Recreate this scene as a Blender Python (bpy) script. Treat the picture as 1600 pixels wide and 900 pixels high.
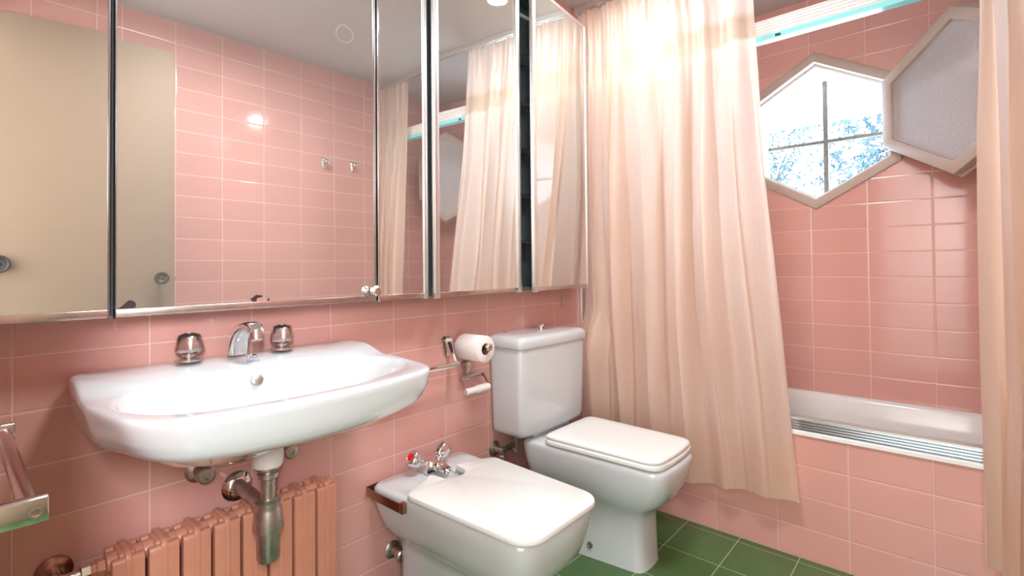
import bpy, bmesh, math, random
from mathutils import Vector, Matrix
random.seed(7)
for o in list(bpy.data.objects): bpy.data.objects.remove(o)
S = bpy.context.scene; COL = S.collection
PI = math.pi

# ---------------------------------------------------------------- camera, world, lights, exposure
yaw, pitch, roll = .7193, .0138, -.0091
F = Vector((math.cos(yaw), math.sin(yaw), 0)); R = Vector((math.sin(yaw), -math.cos(yaw), 0)); U = Vector((0, 0, 1))
F2 = F*math.cos(pitch) + U*math.sin(pitch); U2 = -F*math.sin(pitch) + U*math.cos(pitch)
R3 = R*math.cos(roll) + U2*math.sin(roll); U3 = -R*math.sin(roll) + U2*math.cos(roll)
cd = bpy.data.cameras.new('camera'); cam = bpy.data.objects.new('camera', cd); COL.objects.link(cam)
M = Matrix.Identity(4)
for i in range(3):
    M[i][0] = R3[i]; M[i][1] = U3[i]; M[i][2] = -F2[i]
M[2][3] = 1.04445
cam.matrix_world = M
cd.sensor_width = 36; cd.lens = 777.34/1600*36; cd.shift_y = -(450-408.02)/1600; cd.clip_start = .02
S.camera = cam
S.view_settings.view_transform = 'Standard'; S.view_settings.look = 'None'; S.view_settings.gamma = 1
S.view_settings.use_curve_mapping = False
S.view_settings.exposure = 0.28

W = bpy.data.worlds.new('sky'); S.world = W; W.use_nodes = True
bg = W.node_tree.nodes['Background']; bg.inputs[0].default_value = (.66, .84, 1.0, 1); bg.inputs[1].default_value = 17

def area(name, loc, size, power, color, target=None, shape='DISK', spread=PI):
    d = bpy.data.lights.new(name, 'AREA'); d.shape = shape; d.size = size; d.energy = power; d.color = color; d.spread = spread
    o = bpy.data.objects.new(name, d); COL.objects.link(o); o.location = loc
    if target is not None:
        v = Vector(target) - Vector(loc); o.rotation_euler = v.to_track_quat('-Z', 'Y').to_euler()
    return o
area('soft_fill_light', (.75, .38, 2.255), .36, 18, (.96, .985, 1))  # unseen fill added for soft light like bounced flash
area('downlight_glow', (1.72, 1.0, 2.29), .09, 6, (1, .98, .96))
area('hallway_fill_light', (-.30, -.62, 1.5), .5, 100, (.94, .975, 1), target=(-1.25, .1, 1.4))  # added fill without a fixture, bounced off the hallway wall

# ---------------------------------------------------------------- materials
def newmat(name):
    m = bpy.data.materials.new(name); m.use_nodes = True
    return m, m.node_tree.nodes, m.node_tree.links, m.node_tree.nodes['Principled BSDF']
def pbr(name, col, rough=.5, metal=0, coat=0, noise=0, nscale=20, bump=0, bscale=60, spec=.5, emit=None, estr=0):
    m, n, l, b = newmat(name)
    b.inputs['Base Color'].default_value = (*col, 1); b.inputs['Roughness'].default_value = rough
    b.inputs['Metallic'].default_value = metal; b.inputs['Coat Weight'].default_value = coat
    b.inputs['Specular IOR Level'].default_value = spec
    if emit: b.inputs['Emission Color'].default_value = (*emit, 1); b.inputs['Emission Strength'].default_value = estr
    tc = n.new('ShaderNodeTexCoord')
    nz = n.new('ShaderNodeTexNoise'); nz.inputs['Scale'].default_value = nscale; nz.inputs['Detail'].default_value = 4
    l.new(tc.outputs['Object'], nz.inputs['Vector'])
    if noise:
        mx = n.new('ShaderNodeMix'); mx.data_type = 'RGBA'
        mx.inputs[6].default_value = (*[c*(1-noise) for c in col], 1); mx.inputs[7].default_value = (*[min(1, c*(1+noise)) for c in col], 1)
        l.new(nz.outputs['Fac'], mx.inputs[0]); l.new(mx.outputs[2], b.inputs['Base Color'])
    if bump:
        nb = n.new('ShaderNodeTexNoise'); nb.inputs['Scale'].default_value = bscale; nb.inputs['Detail'].default_value = 3
        l.new(tc.outputs['Object'], nb.inputs['Vector'])
        bp = n.new('ShaderNodeBump'); bp.inputs['Strength'].default_value = bump; bp.inputs['Distance'].default_value = .001
        l.new(nb.outputs['Fac'], bp.inputs['Height']); l.new(bp.outputs[0], b.inputs['Normal'])
    return m

def tile_mat(name, ua, va, pu, pv, ou, ov, tile, grout, gw=.0012, rough=.11, vary=.06, mottled=.05):
    """grid of glazed tiles: ua/va = world axes, pu/pv = period, ou/ov = offset"""
    m, n, l, b = newmat(name)
    g = n.new('ShaderNodeNewGeometry'); sp = n.new('ShaderNodeSeparateXYZ'); l.new(g.outputs['Position'], sp.inputs[0])
    def math_(op, a, bb=None, c=None):
        k = n.new('ShaderNodeMath'); k.operation = op
        for i, v in enumerate((a, bb, c)):
            if v is None: continue
            if isinstance(v, (int, float)): k.inputs[i].default_value = v
            else: l.new(v, k.inputs[i])
        return k.outputs[0]
    ds, ids = [], []
    for ax, p, of in ((ua, pu, ou), (va, pv, ov)):
        s = math_('DIVIDE', math_('SUBTRACT', sp.outputs[ax], of), p)
        ids.append(math_('FLOOR', s))
        fr = math_('FRACT', s)
        ds.append(math_('MULTIPLY', math_('MINIMUM', fr, math_('SUBTRACT', 1, fr)), p))
    d = math_('MINIMUM', ds[0], ds[1])
    mr = n.new('ShaderNodeMapRange'); mr.interpolation_type = 'SMOOTHSTEP'
    mr.inputs[1].default_value = gw*.7; mr.inputs[2].default_value = gw*1.4; l.new(d, mr.inputs[0])
    hr = n.new('ShaderNodeMapRange'); hr.interpolation_type = 'SMOOTHSTEP'
    hr.inputs[1].default_value = gw*.5; hr.inputs[2].default_value = gw*4.5; l.new(d, hr.inputs[0])
    cb = n.new('ShaderNodeCombineXYZ'); l.new(ids[0], cb.inputs[0]); l.new(ids[1], cb.inputs[1])
    wn = n.new('ShaderNodeTexWhiteNoise'); wn.noise_dimensions = '2D'; l.new(cb.outputs[0], wn.inputs['Vector'])
    nz = n.new('ShaderNodeTexNoise'); nz.inputs['Scale'].default_value = 9; nz.inputs['Detail'].default_value = 5; l.new(g.outputs['Position'], nz.inputs['Vector'])
    v1 = math_('MULTIPLY_ADD', wn.outputs['Value'], vary, 1-vary*.5)
    v2 = math_('MULTIPLY_ADD', nz.outputs['Fac'], mottled, v1)
    hs = n.new('ShaderNodeHueSaturation'); hs.inputs['Color'].default_value = (*tile, 1); l.new(v2, hs.inputs['Value'])
    mx = n.new('ShaderNodeMix'); mx.data_type = 'RGBA'; mx.inputs[6].default_value = (*grout, 1)
    l.new(mr.outputs[0], mx.inputs[0]); l.new(hs.outputs[0], mx.inputs[7]); l.new(mx.outputs[2], b.inputs['Base Color'])
    rr = n.new('ShaderNodeMapRange'); rr.inputs[3].default_value = .7; rr.inputs[4].default_value = rough; l.new(mr.outputs[0], rr.inputs[0]); l.new(rr.outputs[0], b.inputs['Roughness'])
    n2 = n.new('ShaderNodeTexNoise'); n2.inputs['Scale'].default_value = 14; n2.inputs['Detail'].default_value = 1; l.new(g.outputs['Position'], n2.inputs['Vector'])
    hsum = math_('ADD', hr.outputs[0], math_('MULTIPLY', n2.outputs['Fac'], .5))
    bp = n.new('ShaderNodeBump'); bp.inputs['Strength'].default_value = .55; bp.inputs['Distance'].default_value = .0010
    l.new(hsum, bp.inputs['Height']); l.new(bp.outputs[0], b.inputs['Normal'])
    return m

PINK = (.665, .345, .305); GROUT = (.75, .54, .475)
m_tileA = tile_mat('pink_tile_left_wall', 0, 2, .22, .11, .0881, .0, PINK, GROUT)
m_tileB = tile_mat('pink_tile_back_wall', 1, 2, .22, .11, .7038, .0, PINK, GROUT)
m_tileC = tile_mat('pink_tile_right_wall', 0, 2, .2165, .11, .9865, .0, PINK, (.80, .62, .56))
m_tileP = tile_mat('pink_tile_bath_panel', 1, 2, .22, .11, .9242, .0, PINK, (.70, .50, .43))
m_floor = tile_mat('green_floor_tile', 0, 1, .2025, .2025, 1.9875, .819, (.062, .135, .045), (.42, .46, .38), gw=.0011, rough=.22, vary=.12, mottled=.35)
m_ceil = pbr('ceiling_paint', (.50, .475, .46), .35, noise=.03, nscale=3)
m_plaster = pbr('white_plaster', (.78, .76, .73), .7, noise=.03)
m_white = pbr('white_glazed_ceramic', (.63, .665, .69), .07, coat=.6)
m_seat = pbr('white_seat_plastic', (.82, .84, .83), .22)
m_tub = pbr('bath_enamel', (.82, .81, .80), .15, coat=.3)
m_chrome = pbr('chrome', (.80, .79, .78), .12, metal=1, noise=.08, nscale=40)
m_chromeworn = pbr('worn_chrome', (.62, .55, .52), .26, metal=1, noise=.25, nscale=50)
m_dull = pbr('dull_plated_brass', (.50, .46, .43), .38, metal=1, noise=.45, nscale=60, bump=.3)
m_bronze = pbr('brown_metal', (.36, .20, .15), .28, metal=1, noise=.2)
m_alu = pbr('aluminium', (.86, .87, .87), .38, metal=1)
m_alupaint = pbr('white_aluminium', (.86, .86, .86), .3)
m_cyan = pbr('cyan_rail_strip', (.30, .80, .80), .15)
m_frame = pbr('beige_painted_wood', (.50, .385, .33), .42, noise=.05, nscale=30)
m_door = pbr('beige_door_paint', (.30, .22, .16), .62, spec=.18, noise=.03, nscale=8, bump=.1, bscale=400)
m_knob = pbr('dark_bronze_knob', (.07, .065, .055), .3, metal=.7, noise=.3)
m_black = pbr('black_plastic', (.012, .012, .014), .35)
m_dark = pbr('cabinet_inside', (.10, .12, .13), .6)
m_rad = pbr('painted_radiator', (.60, .265, .175), .38, noise=.10, nscale=25, bump=.2)
m_paper = pbr('toilet_paper', (.90, .85, .83), .9, bump=.4, bscale=120)
m_card = pbr('cardboard', (.30, .21, .15), .9)
m_roller = pbr('white_plastic', (.80, .78, .76), .4)
m_red = pbr('red_plastic', (.65, .01, .02), .3)
m_blue = pbr('blue_print', (.02, .16, .38), .5)
m_rust = pbr('weathered_bar', (.11, .085, .065), .7, noise=.5, nscale=50)
m_wall_out = pbr('render_white', (.80, .82, .82), .8)
m_bark = pbr('branch', (.010, .022, .03), .8, noise=.3)
m_leaf = pbr('leaf', (.013, .035, .045), .7, noise=.4, nscale=5)
m_spot = pbr('desilvered_spot', (.03, .018, .018), .5)

m_mirror, n_, l_, b_ = newmat('mirror_silver')
b_.inputs['Base Color'].default_value = (.82, .83, .815, 1); b_.inputs['Metallic'].default_value = 1; b_.inputs['Roughness'].default_value = .012

mo_ = n_['Material Output']; dv = n_.new('ShaderNodeBsdfDiffuse'); dv.inputs[0].default_value = (.80, .80, .78, 1)
mm_ = n_.new('ShaderNodeMixShader'); mm_.inputs[0].default_value = .065
l_.new(b_.outputs[0], mm_.inputs[1]); l_.new(dv.outputs[0], mm_.inputs[2]); l_.new(mm_.outputs[0], mo_.inputs[0])
m_lens, n_, l_, b_ = newmat('lens_glass')
b_.inputs['Base Color'].default_value = (.01, .03, .05, 1); b_.inputs['Roughness'].default_value = .03; b_.inputs['Coat Weight'].default_value = 1

def emis(name, col, st):
    m, n, l, b = newmat(name); b.inputs['Base Color'].default_value = (*col, 1)
    b.inputs['Emission Color'].default_value = (*col, 1); b.inputs['Emission Strength'].default_value = st
    return m
m_lampglass = emis('lit_lamp_glass', (1, .97, .93), 6)

# frosted, patterned glass of the open sash
m_frost, n_, l_, b_ = newmat('obscured_glass')
b_.inputs['Base Color'].default_value = (.62, .56, .57, 1); b_.inputs['Roughness'].default_value = .35
b_.inputs['Transmission Weight'].default_value = .25
tc_ = n_.new('ShaderNodeTexCoord'); vo = n_.new('ShaderNodeTexVoronoi'); vo.inputs['Scale'].default_value = 160
l_.new(tc_.outputs['Object'], vo.inputs['Vector'])
bp_ = n_.new('ShaderNodeBump'); bp_.inputs['Strength'].default_value = .8; bp_.inputs['Distance'].default_value = .002
l_.new(vo.outputs['Distance'], bp_.inputs['Height']); l_.new(bp_.outputs[0], b_.inputs['Normal'])

# thin woven curtain: diffuse + translucent + a little see-through
m_cloth = bpy.data.materials.new('curtain_cloth'); m_cloth.use_nodes = True
n_ = m_cloth.node_tree.nodes; l_ = m_cloth.node_tree.links; n_.clear()
out = n_.new('ShaderNodeOutputMaterial')
dif = n_.new('ShaderNodeBsdfDiffuse'); tr = n_.new('ShaderNodeBsdfTranslucent'); tp = n_.new('ShaderNodeBsdfTransparent'); gl = n_.new('ShaderNodeBsdfGlossy')
tc_ = n_.new('ShaderNodeTexCoord'); mp = n_.new('ShaderNodeMapping'); mp.inputs['Scale'].default_value = (1, 1, .08)
l_.new(tc_.outputs['Object'], mp.inputs['Vector'])
nz = n_.new('ShaderNodeTexNoise'); nz.inputs['Scale'].default_value = 150; nz.inputs['Detail'].default_value = 3; l_.new(mp.outputs[0], nz.inputs['Vector'])
cr = n_.new('ShaderNodeValToRGB'); cr.color_ramp.elements[0].color = (.82, .60, .46, 1); cr.color_ramp.elements[1].color = (.86, .67, .53, 1)
cr.color_ramp.elements[0].position = .35; cr.color_ramp.elements[1].position = .65
l_.new(nz.outputs['Fac'], cr.inputs[0])
bp_ = n_.new('ShaderNodeBump'); bp_.inputs['Strength'].default_value = .25; bp_.inputs['Distance'].default_value = .0008
l_.new(nz.outputs['Fac'], bp_.inputs['Height'])
for q in (dif, gl): l_.new(bp_.outputs[0], q.inputs['Normal'])
l_.new(cr.outputs[0], dif.inputs[0]); tr.inputs[0].default_value = (.93, .82, .74, 1)
gl.inputs['Roughness'].default_value = .45; gl.inputs[0].default_value = (1, .92, .85, 1)
mx1 = n_.new('ShaderNodeMixShader'); mx1.inputs[0].default_value = .60; l_.new(dif.outputs[0], mx1.inputs[1]); l_.new(tr.outputs[0], mx1.inputs[2])
mx2 = n_.new('ShaderNodeMixShader'); mx2.inputs[0].default_value = .05; l_.new(mx1.outputs[0], mx2.inputs[1]); l_.new(gl.outputs[0], mx2.inputs[2])
mx3 = n_.new('ShaderNodeMixShader'); mx3.inputs[0].default_value = .02; l_.new(mx2.outputs[0], mx3.inputs[1]); l_.new(tp.outputs[0], mx3.inputs[2])
l_.new(mx3.outputs[0], out.inputs[0])

# ---------------------------------------------------------------- helpers
def tag(o, label=None, cat=None, group=None, kind=None):
    if label: o['label'] = label
    if cat: o['category'] = cat
    if group: o['group'] = group
    if kind: o['kind'] = kind
    return o
def empty(name, loc=(0, 0, 0), rz=0):
    o = bpy.data.objects.new(name, None); COL.objects.link(o); o.location = loc; o.rotation_euler = (0, 0, rz); o.empty_display_size = .05
    return o
def obj(name, bm, mat, parent=None, smooth=None, bevel=0, seg=2, world=True):
    me = bpy.data.meshes.new(name)
    bmesh.ops.recalc_face_normals(bm, faces=bm.faces)
    if smooth is not None:
        for f in bm.faces: f.smooth = True
        for e in bm.edges:
            if len(e.link_faces) == 2 and e.calc_face_angle(0) > math.radians(smooth): e.smooth = False
    # meshes are written in world coordinates; children take their parent's frame
    if parent is not None and world:
        p = parent; mw = Matrix.Identity(4)
        while p is not None:
            mw = Matrix.LocRotScale(p.location, p.rotation_euler, p.scale) @ mw; p = p.parent
        bm.transform(mw.inverted())
    bm.to_mesh(me); bm.free()
    me.materials.append(mat)
    o = bpy.data.objects.new(name, me); COL.objects.link(o)
    if parent is not None: o.parent = parent
    if bevel:
        md = o.modifiers.new('bevel', 'BEVEL'); md.width = bevel; md.segments = seg; md.limit_method = 'ANGLE'; md.angle_limit = math.radians(35)
        md.harden_normals = False
        for f in me.polygons: f.use_smooth = True
    return o
def NB(): return bmesh.new()
def box(bm, x0, x1, y0, y1, z0, z1, mat=None):
    vs = [bm.verts.new((x, y, z)) for x in (x0, x1) for y in (y0, y1) for z in (z0, z1)]
    if mat is not None:
        for v in vs: v.co = mat @ v.co
    for f in ((0, 1, 3, 2), (4, 6, 7, 5), (0, 4, 5, 1), (2, 3, 7, 6), (0, 2, 6, 4), (1, 5, 7, 3)):
        bm.faces.new([vs[i] for i in f])
    return vs
def frame_of(d):
    d = Vector(d).normalized(); a = Vector((0, 0, 1)) if abs(d.z) < .9 else Vector((1, 0, 0))
    u = d.cross(a).normalized(); v = d.cross(u).normalized(); return d, u, v
def loft(bm, rings, cap0=True, cap1=True, closed=True):
    rs = [[bm.verts.new(p) for p in r] for r in rings]
    n = len(rs[0])
    for a, b in zip(rs[:-1], rs[1:]):
        for i in range(n if closed else n-1):
            j = (i+1) % n
            bm.faces.new((a[i], a[j], b[j], b[i]))
    if cap0: bm.faces.new(rs[0][::-1])
    if cap1: bm.faces.new(rs[-1])
    return rs
def lathe(bm, base, axis, prof, n=28):
    """prof: list of (r, h) along axis from base"""
    d, u, v = frame_of(axis); base = Vector(base)
    rings = []
    for r, h in prof:
        r = max(r, .0002)
        rings.append([base + d*h + (u*math.cos(2*PI*i/n) + v*math.sin(2*PI*i/n))*r for i in range(n)])
    loft(bm, rings)
def cyl(bm, a, b, r, n=20): a = Vector(a); b = Vector(b); lathe(bm, a, b-a, [(r, 0), (r, (b-a).length)], n)
def tube(bm, pts, r, n=12):
    pts = [Vector(p) for p in pts]; rings = []
    up = None
    for i, p in enumerate(pts):
        d = (pts[min(i+1, len(pts)-1)] - pts[max(i-1, 0)]).normalized()
        if up is None: _, u, v = frame_of(d)
        else:
            u = (up - d*up.dot(d)).normalized(); v = d.cross(u)
        up = u
        rr = r[i] if isinstance(r, (list, tuple)) else r
        rings.append([p + (u*math.cos(2*PI*k/n) + v*math.sin(2*PI*k/n))*rr for k in range(n)])
    loft(bm, rings)
def bez(p0, p1, p2, n=10):
    p0, p1, p2 = Vector(p0), Vector(p1), Vector(p2)
    return [(p0*(1-t)**2 + p1*2*t*(1-t) + p2*t*t) for t in [i/n for i in range(n+1)]]
def rpoly(corners, seg=8):
    """rounded polygon: corners = [(x, y, r)]"""
    out = []; n = len(corners)
    for i, (x, y, r) in enumerate(corners):
        p = Vector((x, y)); a = Vector(corners[i-1][:2]) - p; b = Vector(corners[(i+1) % n][:2]) - p
        ang = a.angle(b); t = min(r/math.tan(ang/2), a.length*.49, b.length*.49)
        A = p + a.normalized()*t; B = p + b.normalized()*t
        for k in range(seg+1):
            s = k/seg; out.append(A*(1-s)**2 + p*2*s*(1-s) + B*s*s)
    return out
def radial(poly, c, N):
    """resample a star shaped outline at N even angles round c"""
    c = Vector(c); n = len(poly); out = []
    for k in range(N):
        th = 2*PI*k/N; d = Vector((math.cos(th), math.sin(th))); best = None
        for i in range(n):
            a = poly[i]-c; b = poly[(i+1) % n]-c; e = b-a
            den = d.x*e.y - d.y*e.x
            if abs(den) < 1e-12: continue
            t = (a.x*e.y - a.y*e.x)/den; s = (a.x*d.y - a.y*d.x)/den
            if t > 0 and -1e-3 <= s <= 1+1e-3 and (best is None or t > best): best = t
        out.append(c + d*best)
    return out
def ss(t): t = max(0, min(1, t)); return t*t*(3-2*t)

# ---------------------------------------------------------------- the room
WA, WC, XB, CZ = 1.365, -.40, 2.7134, 2.31
def struct(name, bm, m, **k): o = obj(name, bm, m, **k); o['kind'] = 'structure'; return o
b = NB(); box(b, -1.35, 3.0, -1.0, 1.48, -.1, 0); struct('floor', b, m_floor)
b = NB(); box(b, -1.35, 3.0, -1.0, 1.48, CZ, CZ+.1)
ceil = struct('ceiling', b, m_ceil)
b = NB(); box(b, -.1, 3.0, WA, WA+.115, 0, CZ); struct('wall_left', b, m_tileA)
b = NB(); box(b, 0, 3.0, WC-.1, WC, 0, CZ); struct('wall_right', b, m_tileC)
b = NB(); box(b, -.1, 0, .44, WA, 0, CZ); box(b, -.1, 0, WC-.1, WC+.01, 0, CZ); box(b, -.1, 0, WC+.01, .44, 2.125, CZ)
struct('wall_front', b, m_tileB)
b = NB(); box(b, -.1, -.002, .42, .44, 0, 2.125); box(b, -.1, -.002, WC+.01, WC+.02, 0, 2.125); box(b, -.1, -.002, WC+.02, .42, 2.105, 2.125)
struct('trim_1', b, m_frame)
b = NB(); box(b, -1.35, -1.25, -1.0, 1.48, 0, CZ); struct('wall_hallway_far', b, m_plaster)
b = NB(); box(b, -1.25, -.1, 1.0, 1.1, 0, CZ); struct('wall_hallway_left', b, m_plaster)
b = NB(); box(b, -1.25, 0, -1.0, -.9, 0, CZ); box(b, -.1, 0, -.9, WC-.1, 0, CZ); struct('wall_hallway_right', b, m_plaster)
# ring mark left on the ceiling
b = NB(); cx, cy = 1.41, .117; N = 40; rin = []; rout = []
for i in range(N):
    t = 2*PI*i/N; w = .004 + .004*random.random()
    for lst, r in ((rin, 1), (rout, 1 + .10 + .06*random.random())):
        ea, eb = .040*r*math.cos(t) + .004*math.sin(2*t), .095*r*math.sin(t)
        lst.append(b.verts.new((cx + .83*ea + .555*eb, cy + .555*ea - .83*eb, CZ-.0012)))
for i in range(N): b.faces.new((rin[i], rin[(i+1) % N], rout[(i+1) % N], rout[i]))
rg = obj('plaster_ring_mark', b, m_plaster, ceil); rg['label'] = 'pale ring shaped patch on the ceiling'

# back wall with the hexagonal opening
HY, HZ = .462, 1.680
def hexpts(R_, cy=HY, cz=HZ): return [(cy + R_*math.sin(PI/3*k), cz + R_*math.cos(PI/3*k)) for k in range(6)]
def holed(x, outer, inner, b):
    vo_ = [b.verts.new((x, *p)) for p in outer]; vi = [b.verts.new((x, *p)) for p in inner]
    es = [b.edges.new((L[i], L[(i+1) % len(L)])) for L in (vo_, vi) for i in range(len(L))]
    bmesh.ops.triangle_fill(b, use_beauty=True, use_dissolve=False, edges=es)
    return vo_, vi
b = NB(); rect = [(WC-.1, 0), (WA+.115, 0), (WA+.115, CZ), (WC-.1, CZ)]
hx = hexpts(.330)
a0, i0 = holed(XB, rect, hx, b); a1, i1 = holed(XB+.28, rect, hx, b)
for L, K in ((a0, a1), (i0, i1)):
    for i in range(len(L)): j = (i+1) % len(L); b.faces.new((L[i], L[j], K[j], K[i]))
struct('wall_back', b, m_tileB)

# window: frame, white lining, glazing bars, open sash
win = empty('window_1', (XB, HY, HZ)); win['kind'] = 'structure'
def hexring(b, x0, x1, Ro, Ri, cy=HY, cz=HZ):
    rr = [hexpts(Ro, cy, cz), hexpts(Ri, cy, cz)]
    vs = [[b.verts.new((x, *p)) for p in r] for x in (x0, x1) for r in rr]
    o0, i0, o1, i1 = vs
    for i in range(6):
        j = (i+1) % 6
        b.faces.new((o0[i], o0[j], i0[j], i0[i])); b.faces.new((o1[i], i1[i], i1[j], o1[j]))
        b.faces.new((o0[i], o1[i], o1[j], o0[j])); b.faces.new((i0[i], i0[j], i1[j], i1[i]))
b = NB(); hexring(b, XB-.012, XB+.03, .371, .325); obj('frame', b, m_frame, win, bevel=.003)
b = NB(); hexring(b, XB+.03, XB+.275, .3295, .312); obj('lining', b, m_wall_out, win)
for nm, pts in (('glazing_bar', [(0, 0, -.31), (0, 0, .31)]), ('glazing_bar', [(0, -.27, 0), (0, .27, 0)])):
    b = NB(); (x, y0, z0), (x, y1, z1) = pts
    kx = 0 if z0 else .003
    box(b, XB+.265+kx, XB+.283-kx, HY+y0-(.011 if z0 else 0), HY+y1+(.011 if z0 else 0), HZ+z0-(.009 if y0 else 0), HZ+z1+(.009 if y0 else 0))
    obj(nm, b, m_rust, win, bevel=.002)
# sash hinged on the right side of the opening and swung 135 degrees into the room
def sash_outline(hw, hv, ha): return [(-hw, -hv), (0, -ha), (hw, -hv), (hw, hv), (0, ha), (-hw, hv)]
hinge = Vector((2.682, .192)); dirv = Vector((-.67, -.742)).normalized(); nrm = Vector((dirv.y, -dirv.x))   # nrm faces the room's far side
SHW, SZC = .302, 1.693
def sash_pt(u, v, w): p = hinge + dirv*(u+SHW) + nrm*w; return (p.x, p.y, SZC+v)
def sash_ring(b, o, i, w0, w1):
    L = [[b.verts.new(sash_pt(*p, w)) for p in q] for w in (w0, w1) for q in (o, i)]
    for k in range(6):
        j = (k+1) % 6
        b.faces.new((L[0][k], L[0][j], L[1][j], L[1][k])); b.faces.new((L[2][k], L[3][k], L[3][j], L[2][j]))
        b.faces.new((L[0][k], L[2][k], L[2][j], L[0][j])); b.faces.new((L[1][k], L[1][j], L[3][j], L[3][k]))
b = NB(); sash_ring(b, sash_outline(.302, .141, .315), sash_outline(.258, .118, .266), -.018, .018)
sash_ring(b, sash_outline(.314, .147, .327), sash_outline(.290, .134, .303), -.030, -.018)
sash = obj('sash', b, m_frame, win, bevel=.0025)
b = NB(); o6 = [[b.verts.new(sash_pt(*p, w)) for p in sash_outline(.260, .119, .268)] for w in (-.003, .003)]
b.faces.new(o6[0]); b.faces.new(o6[1][::-1])
for k in range(6): b.faces.new((o6[0][k], o6[1][k], o6[1][(k+1) % 6], o6[0][(k+1) % 6]))
gp = obj('glass_pane', b, m_frost, sash); gp['label'] = 'grey obscured glass'
b = NB()
for v in (-.07, .07): cyl(b, (hinge.x+.012, hinge.y-.004, SZC+v-.02), (hinge.x+.012, hinge.y-.004, SZC+v+.02), .006)
obj('hinge', b, m_chromeworn, sash)

# outside: roof overhang and garden trees
b = NB(); box(b, 3.02, 4.3, -1.5, 3.6, 2.10, 2.22); tag(obj('roof_overhang', b, m_wall_out), 'white roof overhang outside above the hexagonal window', 'roof')
def tree(x, y, h, spread, label, group=None, seed=1):
    rnd = random.Random(seed)
    t = empty('tree', (x, y, -1.5)); tag(t, label, 'tree')
    b = NB(); lf = NB()
    def grow(p, d, r, L, depth):
        n = 4; pts = [p]; rs = [r]
        for i in range(n):
            d = (d + Vector((rnd.uniform(-1, 1), rnd.uniform(-1, 1), rnd.uniform(-.3, .7)))*.22).normalized()
            p = p + d*(L/n); pts.append(p); rs.append(r*(1-.45*(i+1)/n))
        tube(b, pts, rs, 5)
        if depth == 0:
            for q in range(30):
                c = pts[-1] + Vector([rnd.gauss(0, .22) for _ in range(3)]); s = .020 + .026*rnd.random()
                a = Vector([rnd.uniform(-1, 1) for _ in range(3)]).normalized()*s; e = Vector([rnd.uniform(-1, 1) for _ in range(3)]).normalized()*s*.6
                lf.faces.new([lf.verts.new(v) for v in (c-a, c+e, c+a, c-e)])
            return
        for k in range(3):
            nd = (d + Vector((rnd.uniform(-1, 1)*.5, rnd.uniform(-1, 1), rnd.uniform(-.35, .8)))*spread).normalized()
            grow(pts[2 + (k % 3)], nd, rs[-1]*.8, L*.72, depth-1)
    grow(Vector((x, y, -1.5)), Vector((0, 0, 1)), .12, h, 5)
    obj('branches', b, m_bark, t, smooth=60); obj('leaves', lf, m_leaf, t)
tree(6.6, -.6, 1.6, 1.0, 'bare branched garden tree seen through the right half of the hexagonal window', seed=3)
tree(10.5, 2.6, 2.2, 1.0, 'garden tree seen through the left half of the hexagonal window', seed=5)

# ---------------------------------------------------------------- door folded back against the right wall
ang = math.atan2(.117, .727)
dr = empty('door_1', (.012, -.372, 0), ang); dr['kind'] = 'structure'
def loc_obj(name, b, m, parent, **k): return obj(name, b, m, parent, world=False, **k)
b = NB(); box(b, 0, .725, -.036, 0, .01, 2.10); loc_obj('door_leaf', b, m_door, dr, bevel=.0015)
b = NB(); lathe(b, (.672, 0, 1.012), (0, 1, 0), [(.026, 0), (.026, .004), (.020, .007), (.010, .010), (.010, .028), (.022, .034), (.029, .044), (.029, .052), (.024, .058), (.014, .056), (.010, .053), (.005, .055), (0, .056)], 32)
loc_obj('door_knob', b, m_knob, dr, smooth=50)
b = NB(); box(b, .725, .734, -.024, -.012, 1.004, 1.020); loc_obj('latch_bolt', b, m_dull, dr, bevel=.001)
b = NB(); lathe(b, (.022, 0, 1.062), (0, 1, 0), [(.020, 0), (.020, .012), (.034, .022), (.037, .034), (.034, .040), (.026, .038), (.020, .030), (.012, .030), (.008, .036), (0, .037)], 36)  # disc added on the leaf; its reflection stands for the camera lens
e_ = loc_obj('lens_stand_in', b, m_black, dr, smooth=50); e_['label'] = 'black disc standing in for the camera lens reflected in the leftmost mirror'

# ---------------------------------------------------------------- bath, panel and screen frame
b = NB(); box(b, 2.022, 2.045, WC, WA, 0, .438); struct('wall_bath_panel', b, m_tileP)
bt = empty('bathtub', (2.38, .48, 0)); tag(bt, 'white enamel bathtub behind a pink tiled panel', 'bathtub')
N = 96; c = (2.385, .4825)
o_ = rpoly([(2.047, WC+.002, .01), (XB-.002, WC+.002, .01), (XB-.002, WA-.002, .01), (2.047, WA-.002, .01)])
def tubin(e, r): return rpoly([(2.10+e, WC+.07+2*e, r), (XB-.045-e, WC+.07+2*e, r), (XB-.045-e, WA-.07-1.3*e, r), (2.10+e, WA-.07-1.3*e, r)])
rings = [(o_, .40), (o_, .448), (o_, .452), (tubin(-.012, .08), .455), (tubin(-.003, .09), .452), (tubin(.004, .10), .44), (tubin(.02, .11), .36), (tubin(.045, .12), .20), (tubin(.065, .12), .12), (tubin(.10, .12), .095), (tubin(.18, .1), .088)]
b = NB(); loft(b, [[(p.x, p.y, z) for p in radial(q, c, N)] for q, z in rings], cap0=False); obj('tub_shell', b, m_tub, bt, smooth=50)
b = NB(); lathe(b, (2.4, -.12, .090), (0, 0, 1), [(.03, 0), (.03, .004), (.022, .004), (.022, .002), (0, .002)]); obj('drain', b, m_chrome, bt, smooth=40)
def extrude_y(b, prof, y0, y1):   # prof of (x, z), open for shape closed polygon
    A = [b.verts.new((x, y0, z)) for x, z in prof]; B = [b.verts.new((x, y1, z)) for x, z in prof]
    n = len(prof)
    for i in range(n): b.faces.new((A[i], A[(i+1) % n], B[(i+1) % n], B[i]))
    b.faces.new(A[::-1]); b.faces.new(B)
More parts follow.
